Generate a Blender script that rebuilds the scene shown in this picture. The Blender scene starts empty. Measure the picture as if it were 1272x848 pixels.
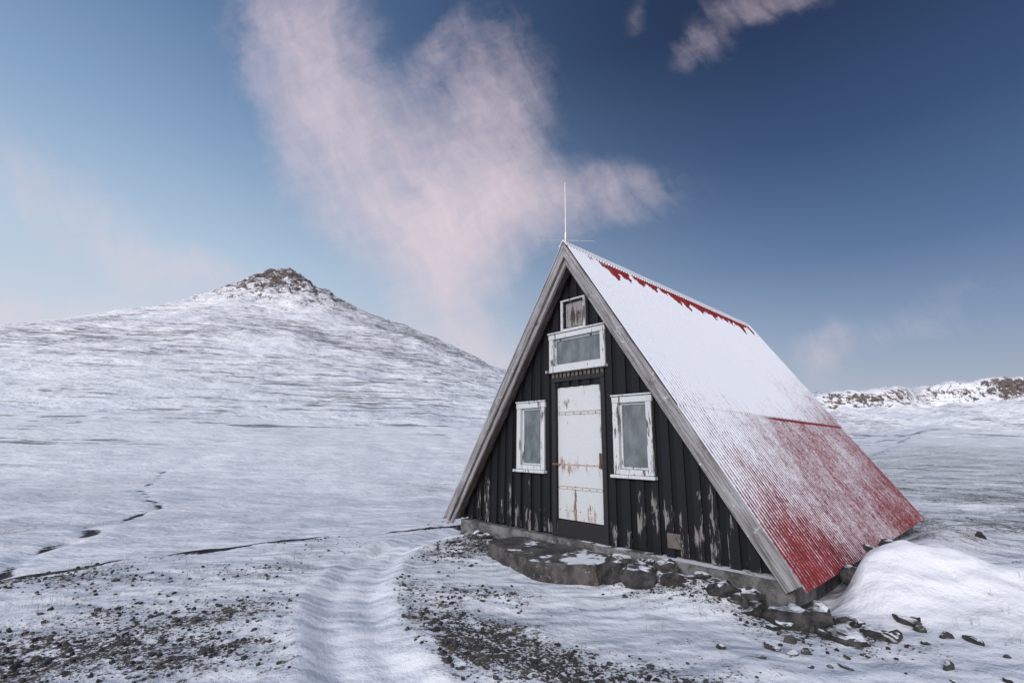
import bpy, bmesh, math, numpy as np
from mathutils import Matrix, Vector
rng=np.random.default_rng(7)
scene=bpy.context.scene
scene.view_settings.view_transform='Standard'
try: scene.view_settings.look='None'
except Exception: pass
scene.view_settings.exposure=0

# ------------------------------------------------------------------ helpers
def link(o,parent=None):
    scene.collection.objects.link(o)
    if parent: o.parent=parent
    return o
def mesh_obj(name,verts,faces,mat=None,parent=None,smooth=False):
    me=bpy.data.meshes.new(name); me.from_pydata([tuple(v) for v in verts],[],faces); me.update()
    if smooth: me.polygons.foreach_set('use_smooth',[True]*len(me.polygons))
    o=bpy.data.objects.new(name,me)
    if mat: me.materials.append(mat)
    return link(o,parent)
def np_mesh(name,V,F,mat,parent=None,smooth=True,attrs=None):
    me=bpy.data.meshes.new(name); n=len(V); m=len(F); k=F.shape[1]
    me.vertices.add(n); me.vertices.foreach_set('co',V.astype(np.float32).ravel())
    me.loops.add(m*k); me.loops.foreach_set('vertex_index',F.astype(np.int32).ravel())
    me.polygons.add(m); me.polygons.foreach_set('loop_start',np.arange(0,m*k,k,dtype=np.int32))
    try: me.polygons.foreach_set('loop_total',np.full(m,k,dtype=np.int32))
    except Exception: pass
    me.polygons.foreach_set('use_smooth',np.full(m,smooth,dtype=bool))
    me.update(calc_edges=True)
    for a,val in (attrs or {}).items():
        at=me.attributes.new(a,'FLOAT','POINT'); at.data.foreach_set('value',val.astype(np.float32).ravel())
    me.materials.append(mat)
    return link(bpy.data.objects.new(name,me),parent)
class Builder:
    def __init__(s): s.v=[];s.f=[]
    def box(s,a0,a1,b0,b1,c0,c1):
        i=len(s.v)
        s.v+=[(a0,b0,c0),(a1,b0,c0),(a1,b1,c0),(a0,b1,c0),(a0,b0,c1),(a1,b0,c1),(a1,b1,c1),(a0,b1,c1)]
        s.f+=[(i,i+3,i+2,i+1),(i+4,i+5,i+6,i+7),(i,i+1,i+5,i+4),(i+1,i+2,i+6,i+5),(i+2,i+3,i+7,i+6),(i+3,i,i+4,i+7)]
    def prism(s,poly,b0,b1):
        i=len(s.v);n=len(poly)
        s.v+=[(a,b0,c) for a,c in poly]+[(a,b1,c) for a,c in poly]
        s.f.append(tuple(range(i,i+n))); s.f.append(tuple(range(i+2*n-1,i+n-1,-1)))
        for k in range(n):
            k2=(k+1)%n
            s.f.append((i+k2,i+k,i+n+k,i+n+k2))
    def make(s,name,mat,parent=None,bevel=0.0):
        o=mesh_obj(name,s.v,s.f,mat,parent)
        bm=bmesh.new(); bm.from_mesh(o.data); bmesh.ops.recalc_face_normals(bm,faces=bm.faces); bm.to_mesh(o.data); bm.free()
        if bevel:
            m=o.modifiers.new('bev','BEVEL'); m.width=bevel; m.segments=2; m.limit_method='ANGLE'
        return o
_perm=np.random.default_rng(3).permutation(512).astype(np.int64)
_ang=np.random.default_rng(4).uniform(0,2*np.pi,512)
_gx=np.cos(_ang);_gy=np.sin(_ang)
def perlin(x,y):
    xi=np.floor(x).astype(np.int64);yi=np.floor(y).astype(np.int64);fx=x-xi;fy=y-yi
    def g(a,b,dx,dy):
        h=_perm[(_perm[(a)&511]+b)&511]; return _gx[h]*dx+_gy[h]*dy
    u=fx*fx*fx*(fx*(fx*6-15)+10);v=fy*fy*fy*(fy*(fy*6-15)+10)
    n00=g(xi,yi,fx,fy);n10=g(xi+1,yi,fx-1,fy);n01=g(xi,yi+1,fx,fy-1);n11=g(xi+1,yi+1,fx-1,fy-1)
    return ((n00*(1-u)+n10*u)*(1-v)+(n01*(1-u)+n11*u)*v)*1.41
def fbm(x,y,o=4,ridged=False):
    s=0;a=1;t=0
    for i in range(o):
        n=perlin(x*2**i+17.3*i,y*2**i-9.1*i)
        if ridged: n=1-2*np.abs(n)
        s=s+a*n;t+=a;a*=.5
    return s/t
def ss(a,b,x):
    t=np.clip((x-a)/(b-a),0,1); return t*t*(3-2*t)
def segdist(x,y,pts):
    d=np.full(np.shape(x),1e9)
    for (x0,y0),(x1,y1) in zip(pts[:-1],pts[1:]):
        dx,dy=x1-x0,y1-y0;t=np.clip(((x-x0)*dx+(y-y0)*dy)/(dx*dx+dy*dy),0,1)
        d=np.minimum(d,np.hypot(x-x0-t*dx,y-y0-t*dy))
    return d

# ------------------------------------------------------------------ material helpers
class NT:
    def __init__(s,nt): s.nt=nt; s.nodes=nt.nodes
    def n(s,t,**k):
        nd=s.nodes.new(t)
        for a,b in k.items(): setattr(nd,a,b)
        return nd
    def l(s,a,b): s.nt.links.new(a,b)
    def setin(s,sock,v):
        if hasattr(v,'is_output') or isinstance(v,bpy.types.NodeSocket): s.l(v,sock)
        else: sock.default_value=v
    def math(s,op,a,b=None,c=None,clamp=False):
        nd=s.n('ShaderNodeMath',operation=op,use_clamp=clamp); s.setin(nd.inputs[0],a)
        if b is not None: s.setin(nd.inputs[1],b)
        if c is not None: s.setin(nd.inputs[2],c)
        return nd.outputs[0]
    def vmath(s,op,a,b=None):
        nd=s.n('ShaderNodeVectorMath',operation=op); s.setin(nd.inputs[0],a)
        if b is not None: s.setin(nd.inputs[1],b)
        return nd
    def mix(s,f,a,b):
        nd=s.n('ShaderNodeMix',data_type='RGBA'); s.setin(nd.inputs[0],f)
        s.setin(nd.inputs[6],a if not isinstance(a,tuple) else (*a[:3],1)); s.setin(nd.inputs[7],b if not isinstance(b,tuple) else (*b[:3],1))
        return nd.outputs[2]
    def noise(s,vec,scale,detail=4,rough=.55,dist=0):
        nd=s.n('ShaderNodeTexNoise'); nd.inputs['Scale'].default_value=scale; nd.inputs['Detail'].default_value=detail
        nd.inputs['Roughness'].default_value=rough; nd.inputs['Distortion'].default_value=dist
        if vec is not None: s.l(vec,nd.inputs['Vector'])
        return nd.outputs['Fac']
    def mr(s,v,a,b,c=0,d=1,smooth=True):
        nd=s.n('ShaderNodeMapRange'); nd.interpolation_type='SMOOTHSTEP' if smooth else 'LINEAR'
        s.setin(nd.inputs[0],v)
        for i,x in enumerate((a,b,c,d)): s.setin(nd.inputs[i+1],x)
        return nd.outputs[0]
    def scale(s,vec,xyz):
        nd=s.n('ShaderNodeMapping'); s.l(vec,nd.inputs[0]); nd.inputs['Scale'].default_value=xyz; return nd.outputs[0]
    def attr(s,name):
        nd=s.n('ShaderNodeAttribute'); nd.attribute_name=name; return nd.outputs['Fac']
    def bump(s,h,strength,dist,normal=None):
        nd=s.n('ShaderNodeBump'); nd.inputs['Strength'].default_value=strength; nd.inputs['Distance'].default_value=dist
        s.l(h,nd.inputs['Height'])
        if normal is not None: s.l(normal,nd.inputs['Normal'])
        return nd.outputs[0]
def new_mat(name):
    m=bpy.data.materials.new(name); m.use_nodes=True; t=NT(m.node_tree); p=t.nodes['Principled BSDF']
    geo=t.n('ShaderNodeNewGeometry'); tc=t.n('ShaderNodeTexCoord')
    return m,t,p,geo.outputs['Position'],tc.outputs['Object'],geo

SNOW=(.84,.86,.895)
# ---- ground
def ground_mat(near=True):
    m,t,p,pos,obj,geo=new_mat('snow_ground_mat' if near else 'snow_mountain_mat')
    streak=t.attr('streak'); dark=t.attr('dark'); rock=t.attr('rock')
    if near:
        bare=t.attr('bare')
        n1=t.noise(pos,1.6,3,.6); n2=t.noise(pos,9,4,.75); n3=t.noise(pos,34,3,.75)
        mixn=t.math('ADD',t.math('MULTIPLY',n1,.18),t.math('ADD',t.math('MULTIPLY',n2,.40),t.math('MULTIPLY',n3,.42)))
        thr=t.math('ADD',mixn,t.math('MULTIPLY',bare,.30))
        m_b=t.mr(thr,.645,.69)
    sp=t.scale(pos,(.020,.06,.60)); s1=t.noise(sp,1.0,6,.70,.9)
    sp2=t.scale(pos,(.09,.22,1.9)); s2=t.noise(sp2,1.0,4,.7,.3)
    st=t.math('ADD',t.math('ADD',t.math('MULTIPLY',s1,.58),t.math('MULTIPLY',s2,.42)),t.math('MULTIPLY',streak,.132))
    m_s=t.math('MULTIPLY',t.mr(st,.60,.645),t.mr(streak,.0,.35,0,.80))
    scol=t.mix(t.mr(t.noise(pos,.35 if near else .03,3),.35,.65),(.80,.82,.865),(.885,.895,.915))
    c=scol
    if near:
        bcol=t.mix(t.mr(n3,.35,.65),(.018,.018,.021),(.085,.075,.068))
        bcol=t.mix(t.mr(n1,.45,.7),bcol,(.13,.105,.08))
        dirty=t.math('MULTIPLY',t.mr(thr,.54,.66),.26)
        c=t.mix(dirty,scol,(.40,.38,.37))
    c=t.mix(m_s,c,(.12,.115,.135))
    if not near:
        r1=t.noise(pos,.13,7,.80); r=t.math('ADD',r1,t.math('MULTIPLY',rock,.24))
        m_r=t.mr(r,.64,.69)
        rcol=t.mix(t.mr(t.noise(pos,.35,4,.7),.35,.65),(.05,.042,.045),(.21,.165,.15))
        c=t.mix(m_r,c,rcol)
    if near:
        c=t.mix(m_b,c,bcol)
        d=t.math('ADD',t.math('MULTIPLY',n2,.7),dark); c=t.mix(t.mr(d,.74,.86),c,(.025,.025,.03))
    else:
        c=t.mix(t.mr(dark,.2,.6),c,(.07,.07,.08))
    t.l(c,p.inputs['Base Color']); p.inputs['Roughness'].default_value=.75
    p.inputs['Specular IOR Level'].default_value=.25
    if near:
        h=t.math('ADD',t.math('MULTIPLY',n1,.9),t.math('MULTIPLY',n2,.34))
        h=t.math('ADD',h,t.math('MULTIPLY',t.math('MULTIPLY',n3,m_b),.35))
        nb=t.bump(h,.65,.12)
        n4=t.noise(t.scale(pos,(.22,.40,.3)),1.0,4,.64); nb=t.bump(n4,.65,.85,nb)
    else:
        h=t.math('ADD',t.noise(pos,.05,5,.6),t.math('MULTIPLY',m_s,-.04)); nb=t.bump(t.math('ADD',h,t.math('MULTIPLY',t.math('MULTIPLY',r1,rock),.9)),.6,8.0)
    t.l(nb,p.inputs['Normal'])
    return m
def rock_mat(name='rock_mat',snow=.5,tint=(1,1,1)):
    m,t,p,pos,obj,geo=new_mat(name)
    n=t.noise(pos,9,5,.7); n2=t.noise(pos,50,3,.7)
    c=t.mix(t.mr(n,.35,.7),(.013*tint[0],.013*tint[1],.015*tint[2]),(.075*tint[0],.070*tint[1],.066*tint[2]))
    sep=t.n('ShaderNodeSeparateXYZ'); t.l(geo.outputs['Normal'],sep.inputs[0])
    s=t.math('ADD',sep.outputs[2],t.math('MULTIPLY',t.noise(pos,4,4,.6),.9)); f=t.mr(s,snow+.75,snow+.95)
    c=t.mix(f,c,SNOW); t.l(c,p.inputs['Base Color']); p.inputs['Roughness'].default_value=.8
    t.l(t.bump(t.math('ADD',n,t.math('MULTIPLY',n2,.3)),.8,.04),p.inputs['Normal']); return m
def paint_mat(name,base,wear,wear_amt,rust=0,vert=True,rough=.6,chip_scale=1.0,low=None,spec=.5,rlow=None):
    m,t,p,pos,obj,geo=new_mat(name)
    v=t.scale(obj,(14*chip_scale,14*chip_scale,2.2*chip_scale)) if vert else t.scale(obj,(5*chip_scale,)*3)
    n=t.noise(v,1.0,7,.74); g=t.noise(obj,45,4,.6); big=t.noise(obj,1.7,3)
    grain=t.noise(t.scale(obj,(90,90,4)),1,3,.6)
    sep=t.n('ShaderNodeSeparateXYZ'); t.l(obj,sep.inputs[0])
    c=t.mix(g,tuple(x*.75 for x in base),tuple(min(1,x*1.2) for x in base))
    w=t.math('ADD',n,t.math('MULTIPLY',t.math('SUBTRACT',big,.5),.6))
    if low is not None:
        w=t.math('ADD',w,t.mr(sep.outputs[2],low[0],low[1],low[2],0))
    f=t.mr(w,.70-wear_amt,.75-wear_amt); c=t.mix(f,c,t.mix(grain,tuple(x*.4 for x in wear),wear))
    if rust:
        r=t.math('ADD',t.noise(t.scale(obj,(9,9,2.4)),1,6,.7),rust)
        if rlow is not None:
            for (z0,wid,am) in rlow:
                r=t.math('ADD',r,t.mr(t.math('ABSOLUTE',t.math('SUBTRACT',sep.outputs[2],z0)),0,wid,am,0))
        fr=t.mr(r,.60,.78); c=t.mix(t.math('MULTIPLY',fr,.9),c,t.mix(g,(.12,.045,.02),(.42,.20,.08)))
    t.l(c,p.inputs['Base Color']); p.inputs['Roughness'].default_value=rough; p.inputs['Specular IOR Level'].default_value=spec
    t.l(t.bump(t.math('ADD',t.math('MULTIPLY',f,-.4),grain),.5,.007),p.inputs['Normal']); return m
def wood_mat(name,lo,hi,snowy=0):
    m,t,p,pos,obj,geo=new_mat(name)
    sep=t.n('ShaderNodeSeparateXYZ'); t.l(obj,sep.inputs[0])
    ax=t.math('ABSOLUTE',sep.outputs[0])
    al=t.math('SUBTRACT',t.math('MULTIPLY',ax,.55),t.math('MULTIPLY',sep.outputs[2],.835))
    ac=t.math('ADD',t.math('MULTIPLY',ax,.835),t.math('MULTIPLY',sep.outputs[2],.55))
    cb=t.n('ShaderNodeCombineXYZ'); t.l(t.math('MULTIPLY',al,2.2),cb.inputs[0]); t.l(t.math('MULTIPLY',ac,60),cb.inputs[1]); t.l(t.math('MULTIPLY',sep.outputs[1],25),cb.inputs[2])
    n=t.noise(cb.outputs[0],1,6,.68); b_=t.noise(obj,4,5,.7)
    c=t.mix(t.mr(n,.33,.66),lo,hi); c=t.mix(t.mr(b_,.56,.72,0,.7),c,tuple(x*.6 for x in lo))
    if snowy: c=t.mix(t.mr(t.noise(obj,11,6,.75),.60,.70,0,snowy),c,SNOW)
    t.l(c,p.inputs['Base Color']); p.inputs['Roughness'].default_value=.85; p.inputs['Specular IOR Level'].default_value=.2
    t.l(t.bump(n,.6,.008),p.inputs['Normal']); return m
def roof_mat():
    m,t,p,pos,obj,geo=new_mat('corrugated_roof_mat')
    cov=t.attr('snow'); corr=t.attr('corr')
    n=t.noise(obj,26,5,.75); n2=t.noise(t.scale(obj,(1,3.5,1)),5,4,.7); n3=t.noise(obj,90,3,.7)
    s=t.math('ADD',cov,t.math('MULTIPLY',t.math('SUBTRACT',n,.5),.75))
    s=t.math('ADD',s,t.math('MULTIPLY',t.math('SUBTRACT',n2,.5),.6))
    s=t.math('ADD',s,t.math('MULTIPLY',t.math('SUBTRACT',n3,.5),.5))
    s=t.math('SUBTRACT',s,t.math('MULTIPLY',corr,.26))
    f=t.mr(s,.33,.70)
    red=t.mix(t.mr(n2,.3,.7),(.13,.010,.013),(.26,.026,.026)); red=t.mix(t.mr(n,.6,.75),red,(.10,.03,.022))
    t.l(t.mix(f,red,(.72,.745,.80)),p.inputs['Base Color']); t.l(t.mr(f,0,1,.5,.8),p.inputs['Roughness'])
    p.inputs['Specular IOR Level'].default_value=.3
    t.l(t.bump(t.math('ADD',t.math('MULTIPLY',f,.6),t.math('MULTIPLY',n,.5)),.6,.012),p.inputs['Normal']); return m
def concrete_mat(name='concrete_mat',lo=(.055,.055,.056),hi=(.20,.20,.205),sn=1.02):
    m,t,p,pos,obj,geo=new_mat(name)
    n=t.noise(obj,5,7,.7); n2=t.noise(obj,60,3)
    c=t.mix(t.mr(n,.35,.65),lo,hi) 
    sep=t.n('ShaderNodeSeparateXYZ'); t.l(geo.outputs['Normal'],sep.inputs[0]); so_=t.n('ShaderNodeSeparateXYZ'); t.l(obj,so_.inputs[0])
    f=t.mr(t.math('ADD',t.math('MULTIPLY',sep.outputs[2],.5),t.math('ADD',t.noise(pos,2.2,5,.65),t.math('MULTIPLY',so_.outputs[0],.10))),sn,sn+.06)
    f2=t.mr(t.noise(pos,14,6,.8),.58,.70,0,.45)
    c=t.mix(t.math('MAXIMUM',f,f2),c,SNOW); t.l(c,p.inputs['Base Color']); p.inputs['Roughness'].default_value=.85
    t.l(t.bump(t.math('ADD',n,t.math('MULTIPLY',n2,.2)),.8,.04),p.inputs['Normal']); return m
def glass_mat():
    m,t,p,pos,obj,geo=new_mat('window_glass_mat')
    n=t.noise(t.scale(obj,(3,3,1.5)),2,4,.6); g=t.noise(obj,60,4,.7)
    c=t.mix(t.mr(t.math('ADD',n,t.math('MULTIPLY',g,.25)),.4,.85),(.07,.085,.09),(.16,.185,.20))
    t.l(c,p.inputs['Base Color']); p.inputs['Roughness'].default_value=.12; p.inputs['Specular IOR Level'].default_value=.7
    t.l(t.bump(n,.10,.02),p.inputs['Normal']); return m
def plain(name,col,rough=.6,metal=0):
    m,t,p,pos,obj,geo=new_mat(name); n=t.noise(obj,30,5,.7)
    t.l(t.mix(n,tuple(x*.6 for x in col),tuple(min(1,x*1.3) for x in col)),p.inputs['Base Color'])
    p.inputs['Roughness'].default_value=rough; p.inputs['Metallic'].default_value=metal; return m

M_ground=ground_mat(True); M_mount=ground_mat(False); M_rock=rock_mat(); M_peb=rock_mat('gravel_mat',.75)
M_black=paint_mat('black_board_mat',(.009,.010,.013),(.30,.285,.275),.02,low=(.0,1.2,.135),spec=.25)
M_under=paint_mat('black_underboard_mat',(.007,.008,.010),(.20,.19,.19),.0,low=(.0,.8,.11),spec=.2)
M_white=paint_mat('white_trim_mat',(.56,.585,.60),(.16,.14,.12),.16,vert=True,chip_scale=1.3,spec=.3)
M_door=paint_mat('white_door_mat',(.56,.585,.60),(.24,.17,.12),.10,rust=-.05,vert=True,rough=.5,chip_scale=.6,rlow=((1.0,.30,.19),(.30,.35,.15),(1.8,.10,.14)))
M_gray=wood_mat('weathered_barge_mat',(.11,.10,.10),(.36,.36,.37),.5)
M_soffit=wood_mat('soffit_mat',(.055,.045,.04),(.19,.165,.15))
M_roof=roof_mat(); M_conc=concrete_mat(); M_step=concrete_mat('step_mat',(.025,.023,.022),(.105,.095,.088),1.03); M_glass=glass_mat()
M_rust=plain('rusty_iron_mat',(.16,.07,.035),.8); M_dark=plain('dark_frame_mat',(.012,.012,.015),.7); M_metal=plain('antenna_metal_mat',(.55,.55,.56),.4,.3)

# ------------------------------------------------------------------ cabin frame
TH=-.8202; CAMZ=1.65
OX,OY,OZ=.8412,7.2562,CAMZ-1.3126
H=4.5515;L=7.4819;HW=3.0
ct,st_=math.cos(TH),math.sin(TH)
def c2w(a,b): return OX+a*ct-b*st_, OY+a*st_+b*ct
def w2c(x,y):
    dx,dy=x-OX,y-OY; return dx*ct+dy*st_, -dx*st_+dy*ct

# ------------------------------------------------------------------ terrain
PX,PY=-268.,520.
CR=np.array([(-18.5,17),(-20.0,20),(-22.4,24),(-24,29),(-27.6,33),(-30,43),(-38.5,52),(-43,58),(-52,74)],float)
TRACK=np.array([(.1,1.5),(-.45,2.8),(-1.0,3.9),(-1.5,5.0),(-1.85,6.1),(-2.0,7.2),(-1.85,8.4),(-1.4,9.5),(-.75,10.5),(.2,11.6)],float)
def S_of(x,y): return -.73*x+.683*y
def small(x,y):
    d=np.hypot(x,y); u=x*.86+y*.5; v=-x*.5+y*.86
    return (1-ss(60,140,d))*fbm(x/.7,y/.7,4)*.030+(1-ss(12,30,d))*fbm(u/1.5+.6*perlin(x/1.1,y/1.1),v/.6+.8*perlin(x/1.4,y/1.4),3,True)*.014*np.clip(.3+1.4*perlin(x/2.3,y/2.3),0,1)
def height(x,y):
    d=np.hypot(x,y); s=S_of(x,y) + .8*perlin(x/5.,y/5.)*ss(15,24,d)
    z=np.interp(s,[-60,-20,0,6.5,8.8,10.2,11.4,14,25,45,80,300,800],[-1.2,-.5,0,-.02,-.14,-.30,-1.10,-2.1,-3.3,-4.0,-4.1,-4,-4])
    z=z+ss(120,450,y)*12*ss(40,220,x)
    au=x/PY
    B=np.interp(au,[-6,-3,-1.7,-1.1,-.9,-.7,-.58,-.5,-.42,-.3,-.167,-.027,.15,.4,.7],[.10,.16,.20,.222,.247,.27,.284,.288,.282,.254,.212,.158,.10,.03,0])
    R=PY*B+5.6*ss(0,.05,B)
    g=np.clip((y-58)/(PY-58),0,1)**1.22
    g=np.where(y>PY,np.exp(-((y-PY)/420)**2),g)
    z=z+R*g
    r=np.hypot(x-PX,y-PY); z=z+50*np.exp(-(np.sqrt(r*r+64)/76)**1.02)
    cr=np.exp(-(r/80)**2); z=z+cr*(fbm(x/24.,y/24.,5,True)-.40)*10*ss(0,12,r)
    gm=ss(.03,.5,g)*ss(0,.03,B)
    z=z+gm*fbm(x/130.,y/130.,4)*9*ss(10,90,r)
    z=z+gm*(fbm(x/45.,y/110.,5,True)*3.8+fbm(x/16.,y/20.,4)*1.0)
    Hh=np.interp(x,[60,250,460,590,760,1200,2500],[0,50,69,80,93,108,125])
    e=y+45*perlin(x/110.,y*0+3.1)
    prof=.70*ss(455,690,e)+.30*ss(642,668,e)
    z=z+Hh*prof+Hh*.10*prof*fbm(x/60.,y/60.,4)+ss(440,520,e)*fbm(x/36.,y/110.,5,True)*7.5*ss(60,200,x)
    z=z+ss(25,140,d)*fbm(x/45.,y/45.,4)*1.6+ss(14,50,d)*fbm(x/11.,y/13.,4)*.60
    z=z+ss(10,18,d)*(1-ss(90,160,d))*fbm(x/4.5,y/5.5,4)*.16
    z=z+(1-ss(60,140,d))*(fbm(x/2.6,y/2.6,4)*.11*ss(2,6,d))+small(x,y)
    a,b=w2c(x,y)
    out=np.clip(ss(3.0,3.3,a)+(b<.05)*1.0,0,1)
    z=z+out*(1+.45*fbm(x/.9,y/.7,3))*(.38*np.exp(-(((x-4.6)/1.2)**2+((y-5.7)/.62)**2))+.34*np.exp(-(((x-6.4)/1.6)**2+((y-5.5)/.8)**2)))
    z=z+.22*np.exp(-((a-3.45)/.4)**2)*ss(.4,1.4,b)*(1-ss(6,8,b))
    z=z+.20*np.exp(-((b+.02)/.38)**2)*ss(.85,1.1,a)*(1-ss(1.9,2.7,a))+.10*np.exp(-((b+.0)/.3)**2)*ss(-3.3,-2.9,a)*(1-ss(-1.6,-1.3,a))
    dc=segdist(x,y,CR)+.4*perlin(x/1.7,y/1.7); z=z-.14*np.exp(-(dc/.5)**2)
    sw=S_of(x,y)+.12*perlin(x/.9,y/.9); z=z+.13*np.exp(-((sw-10.5)/.28)**2)*ss(-9.2,-8.5,x)*(1-ss(-4.2,-3.0,x))
    return z
def axis(lo,hi,n,dens):
    u=np.sinh(np.linspace(np.arcsinh(lo/4),np.arcsinh(hi/4),20000))*4
    w=dens(u); c=np.concatenate([[0],np.cumsum((w[1:]+w[:-1])/2*np.diff(u))]); c/=c[-1]
    return np.interp(np.linspace(0,1,n),c,u)
xs=axis(-2600,2600,1150,lambda x:1/np.sqrt(x*x+16)+.008*np.exp(-((x-PX)/60)**2)+.0010*np.exp(-((x-550)/200)**2))
ys=axis(-25,2600,900,lambda y:1/np.sqrt((y-4)**2+16)+.010*np.exp(-((y-505)/45)**2)+.003*np.exp(-((y-655)/30)**2))
X,Y=np.meshgrid(xs,ys); Z=height(X,Y)
d=np.hypot(X,Y); A_,B_=w2c(X,Y); SS=S_of(X,Y)
def gauss(cx,cy,rx,ry,an=0):
    c_,s_=math.cos(an),math.sin(an); u=(X-cx)*c_+(Y-cy)*s_; v=-(X-cx)*s_+(Y-cy)*c_
    return np.exp(-((u/rx)**2+(v/ry)**2))
near=1-ss(25,60,d)
lown=fbm(X/1.8,Y/1.8,4); lown2=fbm(X/.55,Y/.55,3)
bare=.19+.30*lown*near+.12*lown2*near
bare=bare+.38*gauss(-.35,4.75,.9,.45,-.6)+.40*gauss(.35,4.05,1.0,.4,-.4)+.15*gauss(1.0,3.6,.9,.5)
bare=bare+.30*gauss(-2.7,4.3,1.0,.45,.1)+.24*gauss(-3.9,4.0,1.2,.6)+.24*gauss(-3.2,5.2,1.4,.5)+.18*gauss(-5.6,6.6,1.8,.9)
bare=bare+.16*gauss(.2,5.9,1.8,.6)+.16*gauss(-.8,7.6,.7,1.2)+.18*gauss(-3.1,7.4,.7,1.5)
bare=bare+.30*np.exp(-((B_+.15)/.40)**2)*ss(-2.6,-2.2,A_)*(1-ss(3.2,3.8,A_))+.22*gauss(3.3,4.5,1.2,.4)
rightf=ss(4,8,X)*ss(7,10,Y)
bare=bare+(.26+.30*fbm(X/7,Y/2,4))*rightf*(1-ss(70,200,d))
slope_l=ss(10,14,SS)*(1-ss(60,140,d))*(X<5)
bare=bare+slope_l*(.02+.42*fbm(X/14,Y/14,4))
bare=np.minimum(bare,.60)
dt=segdist(X,Y,TRACK)+.06*perlin(X/1.3,Y/1.3); trk=np.exp(-(dt/.40)**4); bare=bare*(1-.95*trk)-.30*trk
bare=bare-.5*np.clip(gauss(4.6,5.7,1.2,.7)+gauss(6.4,5.5,1.6,.8),0,1)
bare=bare*(1-ss(150,350,d))
Z=Z-.85*trk*small(X,Y)-.022*np.exp(-((np.abs(dt)-.19)/.10)**2)+.035*np.exp(-((dt-.47)/.10)**2)*(.6+.8*perlin(X/.6,Y/.6))-.045*trk
dark=np.zeros_like(X)
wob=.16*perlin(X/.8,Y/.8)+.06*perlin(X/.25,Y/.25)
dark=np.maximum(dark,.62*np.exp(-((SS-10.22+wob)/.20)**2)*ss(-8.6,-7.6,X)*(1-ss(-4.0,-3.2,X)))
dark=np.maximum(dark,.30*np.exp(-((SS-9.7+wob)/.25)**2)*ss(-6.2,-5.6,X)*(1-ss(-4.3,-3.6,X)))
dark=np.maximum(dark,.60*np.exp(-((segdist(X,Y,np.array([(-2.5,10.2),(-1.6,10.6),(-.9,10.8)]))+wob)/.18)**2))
dcr=segdist(X,Y,CR)+.5*perlin(X/1.7,Y/1.7)
dark=np.maximum(dark,.70*np.exp(-((dcr)/.36)**2)*(.45+.55*ss(-.40,.10,perlin(X/3.,Y/3.))))
dark=dark+.8*np.exp(-((Y-(425+.03*X)+6*perlin(X/60,Y*0))/7)**2)*ss(200,260,X)
streak=ss(60,190,d)*(1-ss(140,240,X))*(.50+1.0*fbm(X/150.,Y/110.,4))
streak=np.clip(streak+.18*ss(250,400,Y)*(1-ss(0,200,X)),0,1.1)
streak=np.maximum(streak,ss(150,300,X)*ss(470,520,Y)*(.50+.5*fbm(X/90,Y/60,3)))
r=np.hypot(X-PX,Y-PY)
gy,gx=np.gradient(Z,ys,xs); slp=np.hypot(gx,gy)
rock=np.exp(-(np.hypot((X-PX)/118,(Y-PY+8)/72))**2)*(.42+.65*ss(.45,1.1,slp))
ridge_r=np.exp(-((Y-512)/14)**2)*(X<120)*ss(-900,-500,X)*.48
rock=np.maximum(rock,ridge_r*(.6+.9*fbm(X/50,Y/50,3)))
e=Y+45*perlin(X/110.,Y*0+3.1)
rock=np.maximum(rock,ss(150,300,X)*np.exp(-((e-655)/15)**2)*(.50+.9*fbm(X/60,Y/60,3)+.2*ss(.5,1.2,slp)))
ny,nx=X.shape
idx=np.arange(nx*ny).reshape(ny,nx)
def sub(name,r0,r1,c0,c1,mat):
    I=idx[r0:r1,c0:c1]; V=np.stack([X[r0:r1,c0:c1],Y[r0:r1,c0:c1],Z[r0:r1,c0:c1]],-1).reshape(-1,3)
    h,w=I.shape; k=np.arange(h*w).reshape(h,w)
    F=np.stack([k[:-1,:-1],k[:-1,1:],k[1:,1:],k[1:,:-1]],-1).reshape(-1,4)
    S=lambda q:q[r0:r1,c0:c1]
    return np_mesh(name,V,F,mat,attrs={'bare':S(bare),'streak':S(streak),'dark':S(dark),'rock':S(rock)})
rs=int(np.searchsorted(ys,130)); cs=int(np.searchsorted(xs,150))
sub('snowy_ground',0,rs+1,0,nx,M_ground); sub('snowy_mountain',rs,ny,0,cs+1,M_mount); sub('snowy_hills',rs,ny,cs,nx,M_mount)
def gz(x,y):
    i=np.clip(np.searchsorted(xs,x)-1,0,nx-2); j=np.clip(np.searchsorted(ys,y)-1,0,ny-2)
    fx=(x-xs[i])/(xs[i+1]-xs[i]); fy=(y-ys[j])/(ys[j+1]-ys[j])
    return (Z[j,i]*(1-fx)+Z[j,i+1]*fx)*(1-fy)+(Z[j+1,i]*(1-fx)+Z[j+1,i+1]*fx)*fy
def gb(x,y):
    i=np.clip(np.searchsorted(xs,x),0,nx-1); j=np.clip(np.searchsorted(ys,y),0,ny-1); return bare[j,i],dt[j,i]

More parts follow.
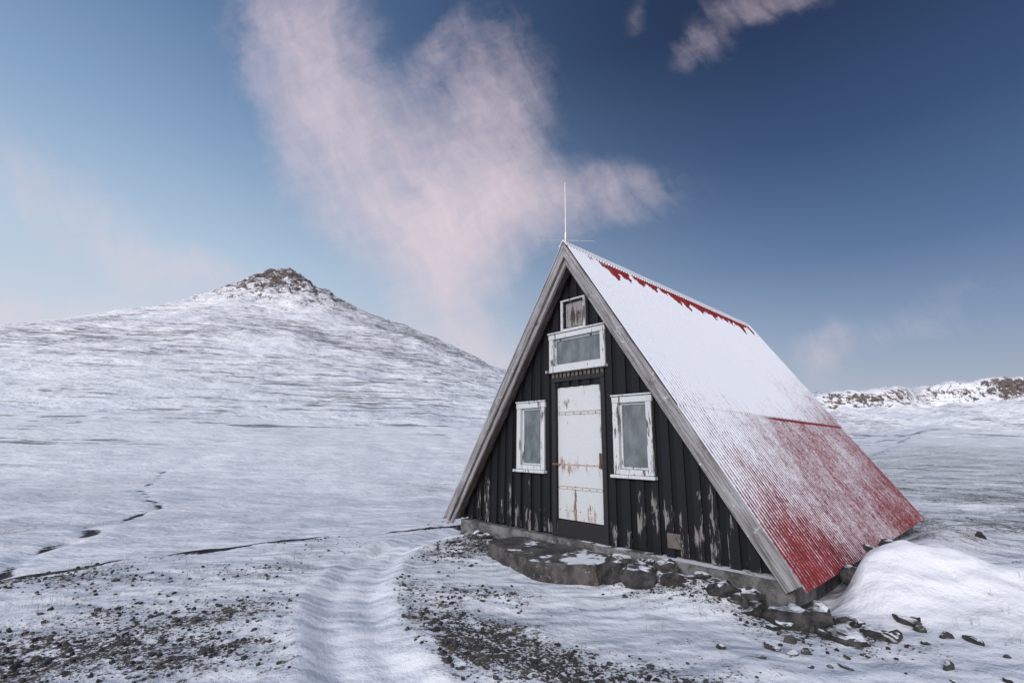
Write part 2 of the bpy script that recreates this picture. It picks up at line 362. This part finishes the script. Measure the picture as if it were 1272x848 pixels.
# ------------------------------------------------------------------ rocks / gravel / grass
def ico(sub_):
    bm=bmesh.new(); bmesh.ops.create_icosphere(bm,subdivisions=sub_,radius=1)
    V=np.array([v.co[:] for v in bm.verts]);F=np.array([[v.index for v in f.verts] for f in bm.faces]); bm.free(); return V,F
def scatter(name,P,S,sub_,mat,flat=.6,rough=.25,sink=.25,smooth=False):
    V0,F0=ico(sub_); VV=[];FF=[];o=0
    for (x,y),s in zip(P,S):
        k=V0.copy()
        q=rng.normal(size=(6,3)) 
        for qq in q:
            qq=qq/np.linalg.norm(qq); dd=k@qq; lim=rng.uniform(.35,.8); over=np.clip(dd-lim,0,None); k=k-over[:,None]*qq*.95
        k=k*(1+rng.normal(size=(len(k),1))*rough*.16)
        k=k*rng.uniform(.65,1.35,3)*np.array([1,1,flat])*s
        a=rng.uniform(0,6.28); R=np.array([[math.cos(a),-math.sin(a),0],[math.sin(a),math.cos(a),0],[0,0,1]])
        k=k@R.T; k+=np.array([x,y,float(gz(x,y))+s*flat*(1-2*sink)*.6]); VV.append(k);FF.append(F0+o);o+=len(k)
    return np_mesh(name,np.concatenate(VV),np.concatenate(FF),mat,smooth=smooth)
P=[];S=[]
for i in range(30):
    a=rng.uniform(1.0,3.2); b=.10-abs(rng.normal())*.16; P.append(c2w(a,b)); S.append(rng.uniform(.06,.17))
for i in range(14): P.append(c2w(rng.uniform(-2.8,-1.2),rng.uniform(-.45,.1))); S.append(rng.uniform(.05,.13))
for i in range(12): P.append(c2w(3.12+abs(rng.normal())*.18,rng.uniform(.0,3.6))); S.append(rng.uniform(.06,.15))
for a,b,s in [(1.05,-.25,.26),(1.36,-.34,.22),(2.85,-.12,.24),(3.1,.02,.22),(2.25,-.12,.18),(3.4,-.25,.17),(1.75,-.25,.18),(2.6,-.2,.15)]: P.append(c2w(a,b)); S.append(s)
for i in range(16): P.append((rng.uniform(2.2,4.2),rng.uniform(4.0,4.9))); S.append(rng.uniform(.025,.08))
for i in range(14): P.append((rng.uniform(1.3,4.8),rng.uniform(3.6,4.6))); S.append(rng.uniform(.02,.05))
for x,y,s in [(3.3,4.6,.15),(3.7,4.9,.12),(5.2,4.75,.08),(7.4,7.4,.14),(8.6,9.2,.12),(2.2,4.4,.09),(6.1,6.5,.1)]: P.append((x,y)); S.append(s)
scatter('rocks',P,S,3,M_rock)
P=[];S=[]
tries=rng.uniform([-7,2.6],[6,12],size=(120000,2)); bb,dd=gb(tries[:,0],tries[:,1])
keep=rng.uniform(size=len(tries))<np.clip(bb-.20,0,1)**1.5*1.3*(np.abs(dd)>.38)
for (x,y) in tries[keep][:11000]:
    a,b=w2c(x,y)
    if -2.9<a<3.05 and b>.0: continue
    P.append((x,y)); S.append(.007+.024*rng.random()**3+ (.022 if rng.random()<.02 else 0))
scatter('gravel',P,S,1,M_peb,flat=.65,rough=.2,sink=.15)
mg,tg,pg,posg,objg,gg=new_mat('dry_grass_mat'); tg.l(tg.mix(tg.noise(posg,6,3),(.16,.13,.08),(.40,.34,.25)),pg.inputs['Base Color']); pg.inputs['Roughness'].default_value=.9
GV=[];GF=[];o=0
spots=[(-3.9,4.7,.45,14),(-4.6,5.4,.6,20),(-5.4,6.6,.8,22),(-6.4,7.2,.8,16),(-2.9,6.6,.6,14),(-3.2,8.3,.6,16),(5.2,4.6,.5,36),(6.2,4.8,.6,36),(4.6,4.3,.3,14),(7.5,6.6,.9,26),(8.5,9,1.5,34),(-4.2,9.2,.7,14),(-6.2,8.0,.6,12),(1.6,5.0,.3,5),(-.9,7.6,.7,10),(12,13,3,50),(9,12,2,36)]
for cx,cy,sp,n in spots:
    for i in range(n):
        x0,y0=cx+rng.normal()*sp,cy+rng.normal()*sp*.6; z0=float(gz(x0,y0))
        a,b=w2c(x0,y0)
        if -3<a<3.1 and b>0: continue
        for k in range(rng.integers(3,10)):
            hgt=rng.uniform(.03,.13); an=rng.uniform(0,6.28); w=.0013; lean=rng.uniform(.02,.10)
            bx,by=x0+rng.normal()*.025,y0+rng.normal()*.025; cx_,sx_=math.cos(an),math.sin(an); px,py=-sx_*w,cx_*w
            GV+=[(bx-px,by-py,z0-.02),(bx+px,by+py,z0-.02),(bx+cx_*lean*.4+px,by+sx_*lean*.4+py,z0+hgt*.6),(bx+cx_*lean*.4-px,by+sx_*lean*.4-py,z0+hgt*.6),(bx+cx_*lean,by+sx_*lean,z0+hgt)]
            GF+=[(o,o+1,o+2,o+3),(o+3,o+2,o+4)]; o+=5
mesh_obj('dry_grass',GV,GF,mg)

# ------------------------------------------------------------------ cabin
cab=bpy.data.objects.new('a_frame_cabin',None); link(cab); cab.location=(OX,OY,OZ); cab.rotation_euler=(0,0,TH)
ln=math.hypot(H,HW); nA,nC=H/ln,HW/ln
def side_poly(o1,o2,sgn,bottom=0.0):
    p=[(0,H-o1/nC),(HW-o1*nA,-o1*nC),(HW-o2*nA,-o2*nC),(0,H-o2/nC)]
    return [(sgn*a,c) for a,c in p]
PITCH=.078; seam=.60
nb_=int((L+.06)/PITCH*7); bcol=np.linspace(-.035,L+.02,nb_)
trow=np.unique(np.concatenate([np.linspace(0,.12,60),np.linspace(.121,seam-.0005,100),np.linspace(seam+.0005,1.012,80)]))
BB,TT=np.meshgrid(bcol,trow)
corr=np.sin(BB*2*np.pi/PITCH)
BL=BB/L
cov=np.interp(TT,[0,.3,.5,.6,.601,.8,1.02],[1.08,1.02,.92,.80,.64,.57,.50])
cov=cov-.20*ss(.35,1,BL)*ss(.2,.58,TT)*(TT<seam)
cov=cov+.16*ss(.45,.1,BL)*(TT>seam)*ss(.92,.62,TT)-.16*ss(.40,.0,BL)*ss(.80,.97,TT)
cov=cov-.07*np.exp(-((BL-.5)/.3)**2)*(TT>seam)
cov=cov+.17*fbm(BB*.7,TT*3.5,4)+.09*fbm(BB*6,TT*2.2,3)
sheet=np.floor(BB/.76); cov=cov+.06*np.sin(sheet*12.9898)*ss(.2,.6,TT)
jag=.072+.022*perlin(BB*1.3,BB*0+.5)+.045*perlin(BB*4.0,BB*0+2.5)+.02*perlin(BB*11.0,BB*0+7.5)
band=(TT>.026)*ss(jag+.006,jag-.004,TT)*ss(.03,.09,BL)*ss(.985,.955,BL); cov=cov-1.3*band*(.60+.40*ss(.10,.3,BL))
cov=cov-.5*(np.abs(TT-seam-.004)<.004)*ss(.35,.5,BL)
cov=np.clip(cov,-.3,1.15); cc=np.clip(cov,0,1)
off=.011*corr*(1-.45*cc)+.014*cc+np.where(TT<seam,.012,0)+.006+.004*perlin(BB*1.1,TT*9)
kk=np.arange(BB.size).reshape(BB.shape); Fq=np.stack([kk[:-1,:-1],kk[:-1,1:],kk[1:,1:],kk[1:,:-1]],-1).reshape(-1,4)
for sgn,nm in ((1,'roof_sheet_right'),(-1,'roof_sheet_left')):
    V=np.stack([sgn*(TT*HW+off*nA),BB,H*(1-TT)+off*nC],-1).reshape(-1,3)
    np_mesh(nm,V,Fq if sgn==-1 else Fq[:,::-1],M_roof,cab,True,{'snow':cov,'corr':corr})
for sgn in (1,-1):
    q='r' if sgn>0 else 'l'
    b=Builder(); b.prism(side_poly(.008,.085,sgn),.012,L); b.make('roof_deck_'+q,M_soffit,cab)
    b=Builder(); b.prism(side_poly(-.004,.13,sgn),-.028,.008); b.make('barge_board_'+q,M_gray,cab,.004)
    b=Builder(); b.prism(side_poly(.136,.205,sgn),.02,.06); b.make('barge_inner_board_'+q,M_gray,cab,.004)
    b=Builder(); b.prism(side_poly(.087,.135,sgn),.012,.025); b.make('barge_filler_'+q,M_soffit,cab)
    b=Builder(); b.prism(side_poly(.0,.13,sgn),L+.002,L+.03); b.make('barge_back_'+q,M_gray,cab)
    b=Builder()
    b.prism(side_poly(.088,.108,sgn),.065,.17); b.prism(side_poly(.086,.104,sgn),.174,.29); b.make('soffit_planks_'+q,M_soffit,cab)
b=Builder(); w=.13
b.prism([(0,H+.055),(w*HW/ln+.02,H+.055-w*H/ln),(w*HW/ln+.012,H+.04-w*H/ln),(0,H+.035),(-w*HW/ln-.012,H+.04-w*H/ln),(-w*HW/ln-.02,H+.055-w*H/ln)],-.05,L+.03)
mr_=paint_mat('ridge_cap_mat',(.72,.73,.77),(.22,.03,.03),-.02,vert=False); b.make('ridge_cap',mr_,cab,.006)
WB=.30
openings=[(-.455,.443,-.05,2.249),(-.50,.47,2.60,3.06),(.73,1.215,1.01,1.94),(-1.28,-.76,1.0,1.955),(-.26,.13,3.22,3.65)]
edges=sorted({e_ for o_ in openings for e_ in o_[:2]})
def topz(a,m_=.135): return H-(abs(a)+m_)*H/HW
def boards(bld,a0,a1,b0,b1,c0):
    cuts=[a0]+[e_ for e_ in edges+[0.0] if a0+.004<e_<a1-.004]+[a1]; cuts=sorted(cuts)
    for x0,x1 in zip(cuts[:-1],cuts[1:]):
        xm=(x0+x1)/2; z0,z1=topz(x0),topz(x1)
        if max(z0,z1)<c0+.02: continue
        z0=max(z0,c0+.005); z1=max(z1,c0+.005)
        cur=c0; out=[]
        for h0,h1 in sorted([(o_[2],o_[3]) for o_ in openings if o_[0]<xm<o_[1]]):
            if h0>cur+.01: out.append((cur,h0))
            cur=h1
        out.append((cur,None))
        for s0,s1 in out:
            if s1 is None:
                if max(z0,z1)>s0+.01: bld.prism([(x0,s0),(x1,s0),(x1,max(z1,s0+.003)),(x0,max(z0,s0+.003))],b0,b1)
            else: bld.prism([(x0,s0),(x1,s0),(x1,min(s1,z1)),(x0,min(s1,z0))],b0,b1)
bo=Builder(); bu=Builder()
a=-2.86
while a<2.86:
    wd=rng.uniform(.105,.145); boards(bo,a,min(a+wd,2.86),WB-.026+rng.uniform(-.004,.004),WB-.002,rng.uniform(-.04,.0)); a+=wd+rng.uniform(.075,.10)
a=-2.87
while a<2.87:
    wd=rng.uniform(.19,.23); boards(bu,a,min(a+wd-.005,2.87),WB,WB+.022,rng.uniform(-.015,.005)); a+=wd
bo.make('wall_outer_boards',M_black,cab,.003); bu.make('wall_under_boards',M_under,cab)
b=Builder(); b.prism([(-2.8,-.02),(2.8,-.02),(0,H-.25)],L-.22,L-.18); b.make('back_wall',M_black,cab)
b=Builder(); b.prism([(-2.7,0.),(2.7,0.),(0,H-.35)],WB+.25,WB+.27); b.make('interior_partition',M_dark,cab)
def window(name,a0,a1,c0,c1,fw=.085,mat_glass=M_glass,sill=True,sash=True,mat=M_white):
    b=Builder(); f0=WB-.055; f1=WB+.06
    tl=rng.uniform(-.008,.008,4)
    b.box(a0+tl[0],a0+fw,f0,f1,c0+.003,c1-fw); b.box(a1-fw,a1+tl[1],f0,f1,c0+.003,c1-fw)
    b.box(a0-.012,a1+.012,f0-.004,f1,c1-fw+.002,c1+tl[2]); b.box(a0+fw+.002,a1-fw-.002,f0+.004,f1,c0,c0+fw*.8)
    b.make(name+'_frame',mat,cab,.005)
    if sill:
        b=Builder(); b.box(a0-.035,a1+.035,f0-.055,f0+.03,c0-.045,c0-.002); b.make(name+'_sill',mat,cab,.006)
        b=Builder(); b.box(a0-.02,a1+.02,f0-.02,f0+.010,c1+.008,c1+.03); b.make(name+'_drip',mat,cab,.003)
    if sash:
        b=Builder(); i0,i1,j0,j1=a0+fw+.002,a1-fw-.002,c0+fw*.8+.002,c1-fw-.001; s=.028
        b.box(i0,i0+s,WB,WB+.035,j0,j1); b.box(i1-s,i1,WB,WB+.035,j0,j1); b.box(i0+s,i1-s,WB+.002,WB+.035,j1-s,j1); b.box(i0+s,i1-s,WB+.002,WB+.035,j0,j0+s)
        b.make(name+'_sash',mat,cab,.003)
    b=Builder(); b.box(a0+fw*.5,a1-fw*.5,WB+.022,WB+.03,c0+.03,c1-.03); b.make(name+'_pane',mat_glass,cab)
window('window_right',.658,1.287,.935,2.016,.09)
window('window_left',-1.349,-.691,.924,2.028,.09)
window('window_upper',-.579,.552,2.531,3.136,.085)
M_vent=paint_mat('vent_panel_mat',(.26,.255,.25),(.06,.045,.04),.16,vert=True,chip_scale=.9)
window('vent',-.311,.183,3.169,3.697,.035,M_vent,sill=False,sash=False)
b=Builder(); b.box(-.452,.440,WB+.012,WB+.05,.218,2.243); b.make('door_panel',M_door,cab,.006)
b=Builder()
b.box(-.53,-.457,WB-.05,WB+.04,-.03,2.33); b.box(.446,.52,WB-.05,WB+.04,-.03,2.33); b.box(-.53,.52,WB-.055,WB+.04,2.332,2.40)
b.box(-.455,.443,WB-.02,WB+.05,-.03,.205); b.make('door_frame',M_dark,cab,.005)
b=Builder()
for c,h in ((1.84,.012),(1.80,.010),(1.02,.020),(.70,.012),(.66,.008)):
    b.box(-.45,.437,WB+.006,WB+.0115,c,c+h)
b.make('door_straps',paint_mat('strap_mat',(.40,.36,.32),(.20,.08,.04),.16,vert=False,chip_scale=3),cab)
b=Builder()
for c in (1.82,1.03,.68,.35):
    for k in range(7): 
        a=-.42+k*.14+rng.uniform(-.03,.03); b.box(a,a+.012,WB+.000,WB+.0105,c-.003,c+.010)
b.box(.36,.425,WB-.012,WB+.0118,1.00,1.05); b.box(.385,.41,WB-.035,WB-.012,1.0,1.22); b.box(-.52,-.40,WB-.056,WB-.0505,1.02,1.05)
b.make('door_hardware',M_rust,cab,.002)
b=Builder()
for k in range(13): b.box(-.53+k*.082,-.53+k*.082+.05,WB-.04,WB-.028,2.405,2.478)
b.make('lintel_teeth',M_soffit,cab,.002)
b=Builder(); b.box(-2.74,2.86,.16,L-.12,-.75,-.035)
o=b.make('foundation',M_conc,cab)
bm=bmesh.new(); bm.from_mesh(o.data); bmesh.ops.subdivide_edges(bm,edges=bm.edges,cuts=24,use_grid_fill=True)
for v in bm.verts:
    q=np.array(v.co); n=float(perlin(np.array(q[0]*2.3+q[1]*1.7),np.array(q[2]*3+q[1]*1.1)))*.035
    v.co.x+=n*(1 if q[0]>0 else -1)*.6; v.co.y+=n*(-1 if q[1]<1 else 1)
bm.to_mesh(o.data); bm.free()
b=Builder(); b.prism([(-1.15,-.52),(-.9,-.66),(.18,-.92),(.50,-.84),(.86,-.50),(.84,.12),(-1.1,.12)],-.55,-.11)
V=[(x,z,y) for x,y,z in b.v]; o=mesh_obj('door_step_slab',V,b.f,M_step,cab)
bm=bmesh.new(); bm.from_mesh(o.data); bmesh.ops.recalc_face_normals(bm,faces=bm.faces); bmesh.ops.triangulate(bm,faces=bm.faces); bmesh.ops.subdivide_edges(bm,edges=bm.edges,cuts=14,use_grid_fill=True)
for v in bm.verts:
    q=v.co; n=float(perlin(np.array(q.x*3.),np.array(q.y*3.+q.z*2)))*.05+float(perlin(np.array(q.x*9.),np.array(q.y*9.+q.z*7)))*.02; v.co.z+=n*.3; v.co.y+=n; v.co.x+=n*.5
bm.to_mesh(o.data); bm.free()
b=Builder(); b.box(1.42,1.60,WB-.06,WB-.03,.08,.26); b.make('wall_plate',M_soffit,cab,.01)
def cyl(name,p0,p1,r,mat,n=8):
    p0,p1=Vector(p0),Vector(p1); dv=p1-p0; bm=bmesh.new(); bmesh.ops.create_cone(bm,segments=n,radius1=r,radius2=r*.8,depth=dv.length,cap_ends=True)
    M=Matrix.Translation((p0+p1)/2)@dv.to_track_quat('Z','Y').to_matrix().to_4x4(); bm.transform(M)
    me=bpy.data.meshes.new(name); bm.to_mesh(me); bm.free(); me.materials.append(mat); return link(bpy.data.objects.new(name,me),cab)
cyl('antenna_mast',(0,.03,H-.02),(0,.03,H+.20),.020,M_metal); cyl('antenna_whip',(0,.03,H+.18),(0,.03,H+1.12),.009,M_metal)
for k in range(4):
    an=.82+k*math.pi/2; cyl('antenna_radial_%d'%k,(0,.03,H+.07),(.48*math.cos(an),.03+.48*math.sin(an),H+.06),.005,M_metal)

# ------------------------------------------------------------------ sky
SUN_EL=math.radians(22); SUN_AZ=math.radians(212)
w=bpy.data.worlds.new('World'); scene.world=w; w.use_nodes=True; t=NT(w.node_tree)
try:
    w.cycles.sampling_method='MANUAL'; w.cycles.sample_map_resolution=256
except Exception: pass
bg=t.nodes['Background']
tc=t.n('ShaderNodeTexCoord'); dirv=tc.outputs['Generated']
dn=t.vmath('NORMALIZE',dirv).outputs[0]
sep=t.n('ShaderNodeSeparateXYZ'); t.l(dn,sep.inputs[0]); dx,dy,dz=sep.outputs
sky=t.n('ShaderNodeTexSky'); sky.sky_type='NISHITA'; sky.sun_disc=False; sky.sun_elevation=SUN_EL; sky.sun_rotation=SUN_AZ
nis=t.vmath('SCALE',sky.outputs[0]); nis.inputs['Scale'].default_value=.07
def ramp(fac,stops):
    r=t.n('ShaderNodeValToRGB'); t.l(fac,r.inputs[0]); cr=r.color_ramp
    while len(cr.elements)<len(stops): cr.elements.new(.5)
    for e_,(p_,c_) in zip(cr.elements,stops): e_.position=p_; e_.color=(*c_,1)
    return r.outputs[0]
def lin(*c): return tuple(((x/255)/12.92 if x<=10 else (((x/255)+.055)/1.055)**2.4) for x in c)
el=t.math('MAXIMUM',dz,0.0)
leftR=ramp(el,[(0,lin(212,217,226)),(.16,lin(208,216,228)),(.33,lin(180,202,224)),(.5,lin(138,168,203)),(.68,lin(95,126,168)),(1,lin(60,88,132))])
rightR=ramp(el,[(0,lin(178,182,192)),(.10,lin(163,174,192)),(.2,lin(130,151,182)),(.33,lin(88,114,154)),(.5,lin(58,82,121)),(.68,lin(38,54,86)),(1,lin(30,44,74))])
azf=t.math('DIVIDE',dx,t.math('MAXIMUM',t.math('SQRT',t.math('ADD',t.math('MULTIPLY',dx,dx),t.math('MULTIPLY',dy,dy))),.05))
azm=t.mr(t.math('ADD',azf,t.math('MULTIPLY',el,.75)),-.45,1.05)
base=t.mix(azm,leftR,rightR)
backf=t.mr(dy,.05,-.8); base=t.mix(backf,base,t.mix(t.mr(el,0,.7),(1.68,1.50,1.46),(.82,.93,1.15)))
skyc=t.mix(.06,base,nis.outputs[0])
yy=t.math('MAXIMUM',dy,.05); U=t.math('DIVIDE',dx,yy); Vv=t.math('DIVIDE',dz,yy)
cmb=t.n('ShaderNodeCombineXYZ'); t.l(U,cmb.inputs[0]); t.l(Vv,cmb.inputs[1]); uv=cmb.outputs[0]
wn=t.n('ShaderNodeTexNoise'); t.l(uv,wn.inputs['Vector']); wn.inputs['Scale'].default_value=4; wn.inputs['Detail'].default_value=4; wn.inputs['Roughness'].default_value=.55
wo=t.vmath('SUBTRACT',wn.outputs['Color'],(.5,.5,.5)); wsc=t.vmath('SCALE',wo.outputs[0]); wsc.inputs['Scale'].default_value=.14
uvw=t.vmath('ADD',uv,wsc.outputs[0]).outputs[0]
def ell(cx,cy,l_,wd,ang,st):
    mp=t.n('ShaderNodeMapping'); mp.vector_type='TEXTURE'; t.l(uvw,mp.inputs[0]); mp.inputs['Location'].default_value=(cx,cy,0); mp.inputs['Rotation'].default_value=(0,0,math.radians(ang)); mp.inputs['Scale'].default_value=(l_,wd,1)
    mm=t.vmath('MULTIPLY',mp.outputs[0],(1,1,0)); ln_=t.vmath('LENGTH',mm.outputs[0])
    return t.math('MULTIPLY',t.mr(ln_.outputs['Value'],1.35,.0),st)
E=[(-.56,1.06,.36,.20,-62,.66),(-.45,.80,.36,.22,-60,.66),(-.32,.58,.34,.21,-58,.64),(-.19,.36,.26,.15,-62,.56),
   (-.10,.82,.30,.19,78,.60),(-.05,.64,.28,.19,75,.56),(-.07,.46,.26,.17,65,.54),(.06,.54,.26,.12,10,.36),(.23,.585,.24,.11,5,.44),(-.20,.97,.16,.06,65,.30),
   (.46,.98,.12,.07,50,.46),(.66,1.12,.22,.06,8,.52),(.31,1.07,.10,.03,80,.26),
   (-.98,.47,.45,.12,-22,.42),(-.72,.37,.28,.06,-12,.38),(-1.15,.66,.3,.10,-30,.28),(.66,.205,.11,.06,45,.34),(.85,.24,.3,.05,8,.26),(1.0,.34,.2,.05,20,.22),(-.10,.19,.30,.06,0,.44),(-.95,.27,.5,.06,0,.42)]
tot=None
for e_ in E:
    q=ell(*e_); tot=q if tot is None else t.math('ADD',tot,q)
rot=t.n('ShaderNodeMapping'); t.l(uvw,rot.inputs[0]); rot.inputs['Rotation'].default_value=(0,0,math.radians(62))
fil=t.noise(t.scale(rot.outputs[0],(4,17,1)),1,5,.62,.4); fil2=t.noise(uv,12,5,.68,.5); rot2=t.n('ShaderNodeMapping'); t.l(uvw,rot2.inputs[0]); rot2.inputs['Rotation'].default_value=(0,0,math.radians(-25)); fil3=t.noise(t.scale(rot2.outputs[0],(9,34,1)),1,4,.6,.6)
dens=t.math('ADD',tot,t.math('MULTIPLY',t.math('SUBTRACT',fil,.5),.90)); dens=t.math('ADD',dens,t.math('MULTIPLY',t.math('SUBTRACT',fil2,.5),.65)); dens=t.math('ADD',dens,t.math('MULTIPLY',t.math('SUBTRACT',fil3,.5),.32))
dm=t.mr(dens,.05,1.60,0,1,False); dm=t.math('MULTIPLY',dm,t.mr(tot,.0,.45)); dm=t.math('MULTIPLY',dm,t.mr(dy,.15,.35)); dm=t.math('MULTIPLY',dm,.95)
ccol=t.mix(t.mr(Vv,.2,.9),lin(228,212,218),lin(220,204,214))
fin=t.mix(dm,skyc,ccol)
t.l(fin,bg.inputs['Color']); bg.inputs['Strength'].default_value=1.0

sd=bpy.data.lights.new('sun','SUN'); sd.energy=1.75; sd.angle=math.radians(14); sd.color=(1.0,.94,.91)
so=bpy.data.objects.new('sun',sd); link(so)
dvec=Vector((math.sin(SUN_AZ)*math.cos(SUN_EL),math.cos(SUN_AZ)*math.cos(SUN_EL),math.sin(SUN_EL)))
so.rotation_euler=dvec.to_track_quat('Z','Y').to_euler(); so.location=(0,-20,30)

# ------------------------------------------------------------------ camera
p_,r_=.2155,.0124
Rv=Vector((1,0,0));Fv=Vector((0,math.cos(p_),math.sin(p_)));Uv=Vector((0,-math.sin(p_),math.cos(p_)))
R2=Rv*math.cos(r_)+Uv*math.sin(r_);U2=-Rv*math.sin(r_)+Uv*math.cos(r_)
M=Matrix((R2,U2,-Fv)).transposed().to_4x4(); M.translation=Vector((0,0,CAMZ))
cd=bpy.data.cameras.new('camera'); cd.sensor_width=36; cd.lens=589.5/1272*36; cd.clip_end=12000; cd.clip_start=.05
co=bpy.data.objects.new('camera',cd); link(co); co.matrix_world=M; scene.camera=co
